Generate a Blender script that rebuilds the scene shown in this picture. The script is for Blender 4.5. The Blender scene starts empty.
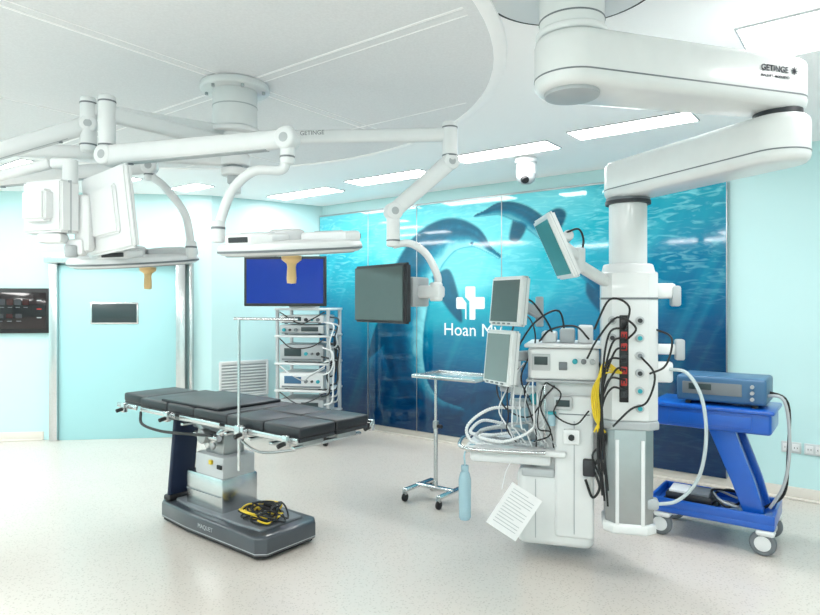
import bpy, bmesh, math, random
import numpy as np
from mathutils import Vector, Matrix, Euler
random.seed(4)
S=bpy.context.scene
COL=S.collection
S.view_settings.view_transform='Standard'
S.view_settings.look='None'
S.view_settings.exposure=-0.22

# ---------------------------------------------------------------- materials
def mat(name,c,rough=.45,metal=0.0,var=.04,scale=12,emit=None,es=1.0,coat=0,alpha=1,trans=0):
    m=bpy.data.materials.new(name); m.use_nodes=True
    nt=m.node_tree; b=nt.nodes['Principled BSDF']
    tc=nt.nodes.new('ShaderNodeTexCoord'); no=nt.nodes.new('ShaderNodeTexNoise')
    no.inputs['Scale'].default_value=scale; no.inputs['Detail'].default_value=3
    nt.links.new(tc.outputs['Object'],no.inputs['Vector'])
    r=nt.nodes.new('ShaderNodeValToRGB')
    r.color_ramp.elements[0].color=(*[max(0,x*(1-var)) for x in c],1)
    r.color_ramp.elements[1].color=(*[min(1,x*(1+var)) for x in c],1)
    nt.links.new(no.outputs['Fac'],r.inputs['Fac']); nt.links.new(r.outputs['Color'],b.inputs['Base Color'])
    b.inputs['Roughness'].default_value=rough; b.inputs['Metallic'].default_value=metal
    b.inputs['Coat Weight'].default_value=coat
    b.inputs['Alpha'].default_value=alpha
    b.inputs['Transmission Weight'].default_value=trans
    if emit:
        b.inputs['Emission Color'].default_value=(*emit,1); b.inputs['Emission Strength'].default_value=es
    return m
WHITE=mat('white_plastic',(.77,.79,.80),.35)
WHITE2=mat('warm_white_enamel',(.76,.78,.785),.3,coat=.3)
LGREY=mat('light_grey_plastic',(.43,.46,.48),.4)
SILV=mat('silver_paint',(.50,.525,.54),.35)
GREY=mat('mid_grey_plastic',(.17,.19,.21),.45)
DARK=mat('charcoal_plastic',(.026,.029,.035),.45,var=.15)
BLACK=mat('black_rubber',(.008,.009,.011),.5,var=.2)
PAD=mat('black_vinyl_cushion',(.012,.0145,.020),.42,var=.25,scale=40)
STEEL=mat('brushed_steel',(.62,.63,.64),.25,1.0,var=.08,scale=30)
DSTEEL=mat('dull_steel',(.42,.44,.45),.4,1.0,var=.1)
BASEG=mat('slate_base_paint',(.055,.066,.08),.3,coat=.3)
BLUE=mat('royal_blue_paint',(.006,.10,.50),.3,coat=.3,var=.08)
BLUEGREY=mat('steel_blue_housing',(.045,.135,.26),.4)
NAVY=mat('navy_vinyl',(.008,.018,.05),.5)
TEAL=mat('teal_plastic',(.02,.35,.42),.4)
YEL=mat('yellow_cable',(.75,.55,.03),.4)
RED=mat('red_plastic',(.42,.02,.015),.4)
BEIGE=mat('amber_handle',(.78,.54,.25),.4)
SCRB=mat('blue_display',(.003,.025,.26),.12,emit=(.002,.03,.34),es=.4)
SCRG=mat('grey_display',(.085,.12,.12),.1)
DGLASS=mat('dark_glass',(.025,.045,.05),.3)
SCRL=mat('pale_display',(.22,.28,.28),.15)
SCRT=mat('teal_display',(.08,.30,.30),.1)
LED=mat('lamp_lens',(.42,.45,.46),.15)
PAPER=mat('paper',(.82,.83,.84),.8)
INK=mat('ink',(.05,.055,.07),.8)
CLEAR=mat('clear_blue_plastic',(.55,.80,.90),.15,trans=.5)
HOSE=mat('translucent_hose',(.74,.84,.86),.2,trans=.4)
DOORM=mat('aqua_door_paint',(.38,.68,.71),.4,var=.02,scale=3)
WALLM=mat('aqua_wall_panel',(.56,.81,.82),.35,var=.02,scale=2)
CEILM=mat('white_ceiling_fill_glow',(.93,.94,.94),.6,var=.02,scale=2,emit=(.95,.98,1),es=.10)  # faint emission added as fill to brighten the ceiling; no lamp behind it
CANM=mat('fill_glow_canopy_fabric',(.68,.70,.71),.8,var=.10,scale=90,emit=(.95,.98,1),es=.11)  # fabric has no backlight; small glow put into the material to lift its brightness
SKIRT=mat('beige_skirting',(.74,.70,.64),.4,var=.02)
PANEL=mat('light_diffuser',(.95,.95,.95),.5,emit=(1,.99,.97),es=28)
GRAPH=mat('wall_screen',(.012,.008,.010),.08)
MAROON=mat('dim_red_tile',(.035,.008,.008),.15)
OUTL=mat('pale_socket_plate',(.62,.66,.67),.4)

# speckled vinyl floor
FLOORM=bpy.data.materials.new('speckled_vinyl'); FLOORM.use_nodes=True
nt=FLOORM.node_tree; b=nt.nodes['Principled BSDF']
tc=nt.nodes.new('ShaderNodeTexCoord'); n1=nt.nodes.new('ShaderNodeTexVoronoi'); n1.inputs['Scale'].default_value=60
n2=nt.nodes.new('ShaderNodeTexNoise'); n2.inputs['Scale'].default_value=1.2
nt.links.new(tc.outputs['Object'],n1.inputs['Vector']); nt.links.new(tc.outputs['Object'],n2.inputs['Vector'])
r=nt.nodes.new('ShaderNodeValToRGB'); e=r.color_ramp.elements
e[0].color=(.46,.42,.375,1); e[0].position=.05; e[1].color=(.67,.625,.575,1); e[1].position=.36
nt.links.new(n1.outputs['Distance'],r.inputs['Fac'])
mx=nt.nodes.new('ShaderNodeMixRGB'); mx.blend_type='MULTIPLY'; mx.inputs['Fac'].default_value=.08
nt.links.new(r.outputs['Color'],mx.inputs['Color1']); nt.links.new(n2.outputs['Fac'],mx.inputs['Color2'])
nt.links.new(mx.outputs['Color'],b.inputs['Base Color']); b.inputs['Roughness'].default_value=.22

# underwater print (uses the 'print' attribute: x = animal coverage, y = belly tone)
def sea_mat():
    m=bpy.data.materials.new('underwater_print'); m.use_nodes=True
    nt=m.node_tree; b=nt.nodes['Principled BSDF']; L=nt.links.new
    tc=nt.nodes.new('ShaderNodeTexCoord'); sp=nt.nodes.new('ShaderNodeSeparateXYZ'); L(tc.outputs['Object'],sp.inputs[0])
    mp=nt.nodes.new('ShaderNodeMapping'); mp.inputs['Scale'].default_value=(1.1,1,1.9); L(tc.outputs['Object'],mp.inputs['Vector'])
    nz=nt.nodes.new('ShaderNodeTexNoise'); nz.inputs['Scale'].default_value=1.1; nz.inputs['Detail'].default_value=5; nz.inputs['Distortion'].default_value=.8
    L(mp.outputs[0],nz.inputs['Vector'])
    def M(op,a,bv):
        n=nt.nodes.new('ShaderNodeMath'); n.operation=op
        for i,x in enumerate((a,bv)):
            if isinstance(x,(int,float)): n.inputs[i].default_value=x
            else: L(x,n.inputs[i])
        return n.outputs[0]
    h=M('MULTIPLY',sp.outputs['Z'],1/2.6)
    h=M('ADD',h,M('MULTIPLY',M('SUBTRACT',nz.outputs['Fac'],.5),.34))
    dx=M('MULTIPLY',M('SUBTRACT',sp.outputs['X'],2.25),.6); dz=M('SUBTRACT',sp.outputs['Z'],1.9)
    d=M('SQRT',M('ADD',M('MULTIPLY',dx,dx),M('MULTIPLY',dz,dz)),0)
    g=nt.nodes.new('ShaderNodeMapRange'); g.inputs[1].default_value=1.4; g.inputs[2].default_value=0; g.inputs[3].default_value=-.10; g.inputs[4].default_value=.32; L(d,g.inputs[0])
    h=M('ADD',h,g.outputs[0])
    gx=nt.nodes.new('ShaderNodeMapRange'); gx.inputs[1].default_value=2.4; gx.inputs[2].default_value=4.9; gx.inputs[3].default_value=0; gx.inputs[4].default_value=-.20; L(sp.outputs['X'],gx.inputs[0])
    h=M('ADD',h,gx.outputs[0])
    cr=nt.nodes.new('ShaderNodeValToRGB'); e=cr.color_ramp.elements
    e[0].position=.0; e[0].color=(.0,.022,.08,1); e[1].position=1.0; e[1].color=(.17,.66,.74,1)
    a=e.new(.28); a.color=(.0,.07,.185,1); a=e.new(.56); a.color=(.0,.19,.33,1); a=e.new(.82); a.color=(.01,.38,.49,1)
    L(h,cr.inputs['Fac'])
    mp2=nt.nodes.new('ShaderNodeMapping'); mp2.inputs['Scale'].default_value=(2.4,1,11); L(tc.outputs['Object'],mp2.inputs['Vector'])
    n3=nt.nodes.new('ShaderNodeTexNoise'); n3.inputs['Scale'].default_value=1.6; n3.inputs['Detail'].default_value=6; n3.inputs['Distortion'].default_value=1.8
    L(mp2.outputs[0],n3.inputs['Vector'])
    rr=nt.nodes.new('ShaderNodeMapRange'); rr.inputs[1].default_value=.5; rr.inputs[2].default_value=.72; L(n3.outputs['Fac'],rr.inputs[0])
    tz=nt.nodes.new('ShaderNodeMapRange'); tz.inputs[1].default_value=1.5; tz.inputs[2].default_value=2.7; tz.inputs[3].default_value=.03; tz.inputs[4].default_value=.75; L(sp.outputs['Z'],tz.inputs[0])
    f=M('MULTIPLY',rr.outputs[0],tz.outputs[0])
    mx=nt.nodes.new('ShaderNodeMixRGB'); L(f,mx.inputs['Fac']); L(cr.outputs['Color'],mx.inputs['Color1']); mx.inputs['Color2'].default_value=(.32,.82,.86,1)
    ry=M('ADD',sp.outputs['X'],M('MULTIPLY',sp.outputs['Z'],-.45))
    cmb=nt.nodes.new('ShaderNodeCombineXYZ'); L(ry,cmb.inputs[0])
    n4=nt.nodes.new('ShaderNodeTexNoise'); n4.inputs['Scale'].default_value=3.4; n4.inputs['Detail'].default_value=3; L(cmb.outputs[0],n4.inputs['Vector'])
    r4=nt.nodes.new('ShaderNodeMapRange'); r4.inputs[1].default_value=.5; r4.inputs[2].default_value=.8; r4.inputs[4].default_value=.45; L(n4.outputs['Fac'],r4.inputs[0])
    rz=nt.nodes.new('ShaderNodeMapRange'); rz.inputs[1].default_value=.2; rz.inputs[2].default_value=1.9; rz.inputs[3].default_value=.08; L(sp.outputs['Z'],rz.inputs[0])
    mx2=nt.nodes.new('ShaderNodeMixRGB'); L(M('MULTIPLY',r4.outputs[0],rz.outputs[0]),mx2.inputs['Fac']); L(mx.outputs['Color'],mx2.inputs['Color1']); mx2.inputs['Color2'].default_value=(.04,.54,.64,1)
    at=nt.nodes.new('ShaderNodeAttribute'); at.attribute_name='print'
    sa=nt.nodes.new('ShaderNodeSeparateXYZ'); L(at.outputs['Vector'],sa.inputs[0])
    n5=nt.nodes.new('ShaderNodeTexNoise'); n5.inputs['Scale'].default_value=5; n5.inputs['Detail'].default_value=6; n5.inputs['Distortion'].default_value=1.4; L(tc.outputs['Object'],n5.inputs['Vector'])
    tone=M('ADD',sa.outputs['Y'],M('MULTIPLY',M('SUBTRACT',n5.outputs['Fac'],.5),.45))
    c2=nt.nodes.new('ShaderNodeValToRGB'); e=c2.color_ramp.elements
    e[0].position=0; e[0].color=(.0,.018,.065,1); e[1].position=1; e[1].color=(.26,.68,.74,1)
    a=e.new(.3); a.color=(.0,.058,.15,1); a=e.new(.62); a.color=(.01,.19,.31,1)
    L(tone,c2.inputs['Fac'])
    mx3=nt.nodes.new('ShaderNodeMixRGB'); L(M('MULTIPLY',sa.outputs['X'],.88),mx3.inputs['Fac']); L(mx2.outputs['Color'],mx3.inputs['Color1']); L(c2.outputs['Color'],mx3.inputs['Color2'])
    L(mx3.outputs['Color'],b.inputs['Base Color'])
    b.inputs['Roughness'].default_value=.05
    return m
SEA=sea_mat()
PRINTW=mat('white_print',(.78,.86,.89),.1)

# ---------------------------------------------------------------- builder
def cr(pts,n=6):
    P=[Vector(p) for p in pts]
    if len(P)<3: return P
    out=[]
    Q=[P[0]*2-P[1]]+P+[P[-1]*2-P[-2]]
    for i in range(1,len(Q)-2):
        a,b,c,d=Q[i-1],Q[i],Q[i+1],Q[i+2]
        for k in range(n):
            t=k/n
            out.append(.5*((2*b)+(c-a)*t+(2*a-5*b+4*c-d)*t*t+(3*b-a-3*c+d)*t**3))
    out.append(P[-1]); return out

class MB:
    def __init__(s): s.bm=bmesh.new(); s.mats=[]
    def mi(s,m):
        if m not in s.mats: s.mats.append(m)
        return s.mats.index(m)
    def put(s,t,m,M=None):
        if M is not None: bmesh.ops.transform(t,matrix=M,verts=t.verts)
        i=s.mi(m)
        bmesh.ops.recalc_face_normals(t,faces=t.faces)
        for f in t.faces: f.material_index=i; f.smooth=True
        me=bpy.data.meshes.new('t'); t.to_mesh(me); s.bm.from_mesh(me); bpy.data.meshes.remove(me); t.free()
        return s
    def box(s,c,d,m,r=(0,0,0),bev=.008,seg=2):
        t=bmesh.new(); bmesh.ops.create_cube(t,size=1)
        bmesh.ops.scale(t,vec=d,verts=t.verts)
        bev=min(bev,min(d)*.45)
        if bev>0: bmesh.ops.bevel(t,geom=t.edges[:],offset=bev,segments=seg,affect='EDGES',profile=.5)
        return s.put(t,m,Matrix.Translation(c)@Euler(r).to_matrix().to_4x4())
    def cyl(s,a,b,r,m,r2=None,n=28,bev=0):
        a=Vector(a);b=Vector(b); d=b-a; L=d.length
        t=bmesh.new(); bmesh.ops.create_cone(t,cap_ends=True,segments=n,radius1=r,radius2=r if r2 is None else r2,depth=L)
        if bev>0:
            es=[e for e in t.edges if abs(e.verts[0].co.z-e.verts[1].co.z)<1e-6]
            bmesh.ops.bevel(t,geom=es,offset=min(bev,L*.45,r*.6),segments=3,affect='EDGES',profile=.5)
        q=Vector((0,0,1)).rotation_difference(d.normalized())
        return s.put(t,m,Matrix.Translation((a+b)/2)@q.to_matrix().to_4x4())
    def tube(s,pts,r,m,n=10,sm=6,closed=False):
        P=cr(pts,sm) if sm>1 else [Vector(p) for p in pts]
        t=bmesh.new(); rings=[]; up=None
        for i,p in enumerate(P):
            d=(P[min(i+1,len(P)-1)]-P[max(i-1,0)])
            if d.length<1e-7: d=Vector((0,0,1))
            d.normalize()
            if up is None:
                up=d.orthogonal().normalized()
            else:
                up=(up-d*up.dot(d)); up=up.normalized() if up.length>1e-6 else d.orthogonal().normalized()
            w=d.cross(up)
            rr=r(i/(len(P)-1)) if callable(r) else r
            rings.append([t.verts.new(p+(up*math.cos(2*math.pi*k/n)+w*math.sin(2*math.pi*k/n))*rr) for k in range(n)])
        for A,B in zip(rings,rings[1:]):
            for k in range(n): t.faces.new((A[k],A[(k+1)%n],B[(k+1)%n],B[k]))
        t.faces.new(rings[0][::-1]); t.faces.new(rings[-1])
        return s.put(t,m)
    def beam(s,a,b,w,h,m,w2=None,h2=None,bev=.015,ext=0):
        a=Vector(a);b=Vector(b); d=b-a; L=d.length+2*ext
        w2=w if w2 is None else w2; h2=h if h2 is None else h2
        t=bmesh.new(); bmesh.ops.create_cube(t,size=1)
        for v in t.verts:
            f=v.co.x+.5
            v.co=Vector((v.co.x*L,v.co.y*(w+(w2-w)*f),v.co.z*(h+(h2-h)*f)))
        bmesh.ops.bevel(t,geom=t.edges[:],offset=min(bev,min(w,h,w2,h2)*.45),segments=3,affect='EDGES',profile=.5)
        x=d.normalized(); y=Vector((0,0,1)).cross(x)
        y=y.normalized() if y.length>1e-4 else Vector((0,1,0)); z=x.cross(y)
        R=Matrix((x,y,z)).transposed().to_4x4()
        return s.put(t,m,Matrix.Translation((a+b)/2)@R)
    def prism(s,poly,h,m,M=None,bev=0,seg=3):
        t=bmesh.new(); vs=[t.verts.new((p[0],p[1],0)) for p in poly]; f=t.faces.new(vs)
        ex=bmesh.ops.extrude_face_region(t,geom=[f]); 
        bmesh.ops.translate(t,vec=(0,0,h),verts=[v for v in ex['geom'] if isinstance(v,bmesh.types.BMVert)])
        if bev>0:
            es=[e for e in t.edges if abs(e.verts[0].co.z-e.verts[1].co.z)<1e-6]
            bmesh.ops.bevel(t,geom=es,offset=bev,segments=seg,affect='EDGES',profile=.5)
        return s.put(t,m,M)
    def rbox(s,c,d,rad,m,bev=.02,n=6):
        pts=[]
        for (sx,sy,a0) in ((1,1,0),(-1,1,90),(-1,-1,180),(1,-1,270)):
            for k in range(n+1):
                a=math.radians(a0+90*k/n); pts.append((sx*(d[0]/2-rad)+rad*math.cos(a),sy*(d[1]/2-rad)+rad*math.sin(a)))
        return s.prism(pts,d[2],m,Matrix.Translation((c[0],c[1],c[2]-d[2]/2)),bev)
    def capsule(s,a,b,ra,rb,z0,z1,m,bev=.03,n=16):
        a=Vector(a);b=Vector(b); ang=math.atan2(b.y-a.y,b.x-a.x); pts=[]
        for k in range(n+1):
            t=ang+math.pi/2+math.pi*k/n; pts.append((a.x+ra*math.cos(t),a.y+ra*math.sin(t)))
        for k in range(n+1):
            t=ang-math.pi/2+math.pi*k/n; pts.append((b.x+rb*math.cos(t),b.y+rb*math.sin(t)))
        return s.prism(pts,z1-z0,m,Matrix.Translation((0,0,z0)),bev)
    def lathe(s,prof,m,M=None,n=40,fn=None):
        t=bmesh.new(); rings=[]
        for (r,z) in prof:
            if r<1e-5: rings.append([t.verts.new((0,0,z))])
            else:
                rings.append([t.verts.new((r*(fn(2*math.pi*k/n) if fn else 1)*math.cos(2*math.pi*k/n),r*(fn(2*math.pi*k/n) if fn else 1)*math.sin(2*math.pi*k/n),z)) for k in range(n)])
        for A,B in zip(rings,rings[1:]):
            for k in range(n):
                if len(A)==1 and len(B)==1: continue
                if len(A)==1: t.faces.new((A[0],B[(k+1)%n],B[k]))
                elif len(B)==1: t.faces.new((A[k],A[(k+1)%n],B[0]))
                else: t.faces.new((A[k],A[(k+1)%n],B[(k+1)%n],B[k]))
        for R,rev in ((rings[0],True),(rings[-1],False)):
            if len(R)>2: t.faces.new(R[::-1] if rev else R)
        return s.put(t,m,M)
    def torus(s,c,R,r,m,n=28,k=8):
        pts=[]
        for i in range(n+1):
            a=2*math.pi*i/n
            pts.append(Vector(c)+Vector((math.cos(a)*R,math.sin(a)*R,0)))
        return s.tube(pts,r,m,n=k,sm=1)
    def obj(s,name,parent=None,loc=(0,0,0),rot=(0,0,0),**kw):
        me=bpy.data.meshes.new(name); s.bm.to_mesh(me); s.bm.free()
        for m in s.mats: me.materials.append(m)
        me.set_sharp_from_angle(angle=math.radians(38))
        o=bpy.data.objects.new(name,me); COL.objects.link(o)
        o.location=loc; o.rotation_euler=rot
        if parent: o.parent=parent
        for k,v in kw.items(): o[k]=v
        return o

def thing(name,label,cat,loc=(0,0,0),rz=0,rot=None,**kw):
    o=bpy.data.objects.new(name,None); o.empty_display_size=.1; COL.objects.link(o)
    o.location=loc; o.rotation_euler=rot if rot else (0,0,rz)
    o['label']=label; o['category']=cat
    for k,v in kw.items(): o[k]=v
    return o

def text(name,s,size,m,parent,loc,rot,ext=.0008,bold=0,**kw):
    c=bpy.data.curves.new(name,'FONT'); c.body=s; c.size=size; c.extrude=ext; c.resolution_u=3; c.offset=bold
    o=bpy.data.objects.new(name+'_tmp',c); COL.objects.link(o)
    bpy.context.view_layer.update()
    me=bpy.data.meshes.new_from_object(o.evaluated_get(bpy.context.evaluated_depsgraph_get()))
    bpy.data.objects.remove(o); me.materials.clear(); me.materials.append(m)
    q=bpy.data.objects.new(name,me); COL.objects.link(q); q.location=loc; q.rotation_euler=rot
    if parent: q.parent=parent
    for k,v in kw.items(): q[k]=v
    return q

A=math.atan2(-.604,.797)
U=Vector((.797,-.604,0)); V=Vector((.604,.797,0))
ML=Vector((-1.18,8.34,0))           # start of the printed glass wall
H=2.9

# ---------------------------------------------------------------- room
def wall(name,a,b,mat_,th=.12,h=H):
    a=Vector((*a,0));b=Vector((*b,0)); d=b-a; ang=math.atan2(d.y,d.x)
    m=MB(); m.box((d.length/2,th/2,h/2),(d.length,th,h),mat_,bev=0)
    return m.obj(name,loc=a,rot=(0,0,ang),kind='structure')
def skirt(name,a,b):
    a=Vector((*a,0));b=Vector((*b,0)); d=b-a; ang=math.atan2(d.y,d.x)
    m=MB(); m.box((d.length/2,-.008,.05),(d.length,.016,.10),SKIRT,bev=.005)
    m.box((d.length/2,-.02,.008),(d.length,.04,.016),SKIRT,bev=.006)
    return m.obj(name,loc=a,rot=(0,0,ang),kind='structure')
WB=(-2.4,7.5); WL=(-7.0,6.89); MR=(6.387,2.606)
wall('wall_back',WL,WB,WALLM); wall('wall_corner',WB,(ML.x,ML.y),WALLM); wall('wall_right',(ML.x,ML.y),MR,WALLM)
wall('wall_left',(-7.0,-3.4),WL,WALLM); wall('wall_side',MR,(6.387,-3.4),WALLM); wall('wall_rear',(6.387,-3.4),(-7,-3.4),WALLM)
skirt('baseboard_back_a',WL,(-4.28,7.251)); skirt('baseboard_back_b',(-2.68,7.463),WB); skirt('baseboard_corner',WB,(ML.x,ML.y)); skirt('baseboard_right',(ML.x,ML.y),MR)
m=MB(); m.box((-.3,2.7,-.05),(13.8,12.6,.1),FLOORM,bev=0); m.obj('floor',kind='structure')
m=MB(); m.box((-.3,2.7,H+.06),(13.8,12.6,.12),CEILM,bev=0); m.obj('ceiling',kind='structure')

# ceiling canopy
cc=Vector((-1.90,3.56,0)); hub=Vector((-1.03,3.65,0))
can=thing('laminar_airflow_canopy','large round grey fabric air canopy with white rim','ceiling canopy',loc=(cc.x,cc.y,H))
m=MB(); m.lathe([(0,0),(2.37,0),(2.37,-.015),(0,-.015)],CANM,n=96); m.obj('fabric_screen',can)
m=MB()
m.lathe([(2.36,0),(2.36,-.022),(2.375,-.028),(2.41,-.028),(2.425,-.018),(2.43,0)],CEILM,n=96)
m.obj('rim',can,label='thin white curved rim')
h=hub-cc
def chord(p,d,m,w,r=2.3):
    bq=p.dot(d); c2=p.dot(p)-r*r; q=math.sqrt(bq*bq-c2); a=p+d*(-bq-q); b_=p+d*(-bq+q)
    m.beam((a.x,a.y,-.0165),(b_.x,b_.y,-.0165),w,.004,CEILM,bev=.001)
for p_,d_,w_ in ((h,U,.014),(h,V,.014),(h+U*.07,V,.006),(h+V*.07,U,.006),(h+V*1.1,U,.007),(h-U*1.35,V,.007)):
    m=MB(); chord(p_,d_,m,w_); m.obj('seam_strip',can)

# ceiling luminaires
def lightp(x,y,L,W,r=A):
    o=thing('ceiling_light_panel','flush rectangular white LED panel glowing in the ceiling','ceiling light',loc=(x,y,H),rz=r,group='recessed ceiling light panels')
    m=MB(); 
    for sx,sy,cx,cy in ((L+.024,.012,0,W/2+.006),(L+.024,.012,0,-W/2-.006),(.012,W,L/2+.006,0),(.012,W,-L/2-.006,0)):
        m.box((cx,cy,-.005),(sx,sy,.010),SILV,bev=.002)
    m.obj('frame',o)
    m=MB(); m.box((0,0,-.005),(L,W,.008),PANEL,bev=0); m.obj('diffuser',o)
for x,y,L,W in ((-1.25,7.35,1.0,.28),(-.22,6.42,.98,.28),(.80,5.34,.92,.28),(1.62,4.55,.86,.26),
                (1.95,2.95,.62,.50),(2.42,2.05,.6,.4),(-3.65,5.85,.55,.24),(-4.25,6.25,.55,.24),(-3.1,6.55,.55,.24),(-2.45,6.95,.5,.22),
                (-1.9,.4,1.2,.6),(-3.6,.2,1.2,.6),(-.2,-1.2,1.2,.6),(-5.2,1.6,1.2,.7),(-5.3,3.9,1.2,.7),(-5.6,5.4,1.2,.4),(2.0,-1.9,1.2,.5),(-2.5,-1.8,1.2,.6)):  # this row: unseen panels outside the view, added to light the room
    lightp(x,y,L,W)

# ---------------------------------------------------------------- printed glass wall
mu=thing('wall_mural','glossy back-printed glass wall showing dolphins swimming underwater','wall mural',loc=ML-V*.035,rz=A)
LM=4.93
z0,z1=.09,2.75
nx,nz_=380,206
xs=np.linspace(0,LM,nx); zs=np.linspace(z0,z1,nz_)
X,Z=np.meshgrid(xs,zs); 
mask=np.zeros_like(X); tone=np.zeros_like(X)
def sstep(a,b_,x):
    t=np.clip((x-a)/(b_-a),0,1); return t*t*(3-2*t)
def over(mk,tn):
    global mask,tone
    tone=tone*(1-mk)+tn*mk; mask=np.maximum(mask,mk)
def body(center,widths,belly=1,bt=.95,base=.10,headlift=.0):
    C=cr([(p[0],0,p[1]) for p in center],14); W=cr([(w,0,0) for w in widths],14)
    best=np.full_like(X,9.); sd=np.zeros_like(X); al=np.zeros_like(X)
    for i in range(len(C)):
        p=C[i]; d=(C[min(i+1,len(C)-1)]-C[max(i-1,0)]).normalized(); w=max(W[i].x/2,.008)
        dx=X-p.x; dz=Z-p.z; r_=np.sqrt(dx*dx+dz*dz)/w
        s_=(dx*-d.z+dz*d.x)/w
        mlt=r_<best; best=np.where(mlt,r_,best); sd=np.where(mlt,s_,sd); al=np.where(mlt,i/len(C),al)
    mk=1-sstep(.88,1.08,best)
    t_=sstep(-.3,.9,belly*sd)*bt
    t_=t_+.28*np.exp(-((sd*belly+.45)/.2)**2)*.6
    t_=t_*(1-sstep(.6,1.0,al)*.5)+headlift*(1-sstep(.1,.55,al))
    over(mk,base+t_*.9)
def poly(pts,tn=.12,soft=.018):
    P=cr([(p[0],p[1],0) for p in pts+[pts[0]]],6)[:-1]
    ins=np.zeros(X.shape,bool); dist=np.full_like(X,9.)
    n=len(P)
    for i in range(n):
        a=P[i];b_=P[(i+1)%n]
        if abs(a.y-b_.y)>1e-9:
            c=((a.y>Z)!=(b_.y>Z))&(X<(b_.x-a.x)*(Z-a.y)/(b_.y-a.y)+a.x); ins^=c
        ex,ey=b_.x-a.x,b_.y-a.y; l2=ex*ex+ey*ey+1e-12
        t=np.clip(((X-a.x)*ex+(Z-a.y)*ey)/l2,0,1); dist=np.minimum(dist,np.hypot(X-a.x-t*ex,Z-a.y-t*ey))
    sdv=np.where(ins,-dist,dist)
    over(1-sstep(-soft,soft,sdv),tn+.1*np.clip(dist*6,0,1))
# large dolphin, curling down on the left
poly([(2.15,.42),(2.4,.60),(2.72,.64),(2.5,.42),(2.66,.14),(2.32,.22)],.15)
poly([(1.2,1.62),(.98,1.3),(.86,.92),(1.12,1.08),(1.32,1.2)],.08)
body([(2.72,2.10),(2.60,2.18),(2.38,2.34),(2.05,2.36),(1.72,2.14),(1.48,1.68),(1.41,1.15),(1.54,.68),(1.85,.42),(2.25,.38)],[.05,.08,.24,.42,.58,.68,.64,.48,.26,.09],belly=1,headlift=.18)
poly([(1.84,1.90),(2.0,1.60),(2.24,1.38),(2.22,1.62),(2.08,1.98)],.2)
over(1-sstep(.010,.022,np.hypot(X-2.38,Z-2.26)),.0)
# small dolphin
poly([(3.68,1.80),(3.86,1.88),(4.12,1.82),(3.94,1.72),(3.88,1.48),(3.70,1.66)],.12)
poly([(3.18,2.46),(3.38,2.56),(3.48,2.48),(3.36,2.30)],.1)
body([(2.42,2.56),(2.54,2.58),(2.76,2.61),(3.04,2.50),(3.34,2.25),(3.58,1.97),(3.78,1.76)],[.03,.06,.15,.21,.18,.10,.05],belly=-1,bt=.7,base=.16)
poly([(2.88,2.48),(2.84,2.28),(2.94,2.24),(3.04,2.40)],.15)
me=bpy.data.meshes.new('glass_panel')
verts=np.stack([X.ravel(),np.full(X.size,-.016),Z.ravel()],1)
idx=np.arange(X.size).reshape(X.shape)
faces=np.stack([idx[:-1,:-1],idx[:-1,1:],idx[1:,1:],idx[1:,:-1]],-1).reshape(-1,4)
back=[(0,.015,z0),(LM,.015,z0),(LM,.015,z1),(0,.015,z1)]; nb=X.size
vl=verts.tolist()+[list(p) for p in back]
fl=faces.tolist()+[[nb,nb+3,nb+2,nb+1]]
me.from_pydata(vl,[],fl); me.update()
at=me.attributes.new('print','FLOAT_VECTOR','POINT')
arr=np.zeros((len(vl),3),dtype=np.float32); arr[:nb,0]=mask.ravel(); arr[:nb,1]=tone.ravel()
at.data.foreach_set('vector',arr.ravel()); me.materials.append(SEA)
go=bpy.data.objects.new('glass_panel',me); COL.objects.link(go); go.parent=mu
for s_ in (.0,.86,1.62,2.75,3.95,LM):
    m=MB(); m.box((s_,-.018,1.42),(.008,.006,2.66),DSTEEL,bev=.001); m.obj('panel_joint',mu,label='thin dark joint between glass panels')
m=MB(); m.box((LM/2,-.012,2.755),(LM,.02,.02),DSTEEL,bev=.002); m.obj('top_rail',mu)
m=MB()
def pr2(poly):
    t=bmesh.new(); t.faces.new([t.verts.new((p[0],-.0195,p[1])) for p in poly]); m.put(t,PRINTW)
cx_,cz_=2.36,1.60; aR,wR=.185,.066; ch=.012
pr2([(cx_-wR,cz_+wR),(cx_-wR,cz_+aR-ch),(cx_-wR+ch,cz_+aR),(cx_+wR-ch,cz_+aR),(cx_+wR,cz_+aR-ch),(cx_+wR,cz_+wR),(cx_+aR-ch,cz_+wR),(cx_+aR,cz_+wR-ch),(cx_+aR,cz_-wR+ch),(cx_+aR-ch,cz_-wR),(cx_+wR,cz_-wR),(cx_+wR,cz_-aR+ch),(cx_+wR-ch,cz_-aR),(cx_-.01,cz_-aR),(cx_-.01,cz_+wR*.3)])
pr2([(cx_-wR-.04,cz_+wR),(cx_-.05,cz_+.0),(cx_-.05,cz_-aR),(cx_-wR,cz_-aR+ch),(cx_-wR,cz_-wR),(cx_-aR+ch,cz_-wR),(cx_-aR,cz_-wR+ch),(cx_-aR,cz_+wR-ch),(cx_-aR+ch,cz_+wR)])
m.obj('cross_logo',mu,label='white segmented cross emblem')
text('lettering','Hoan Mỹ',.20,PRINTW,mu,(2.00,-.019,1.235),(math.pi/2,0,0),bold=.0,label='white lettering')

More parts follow.
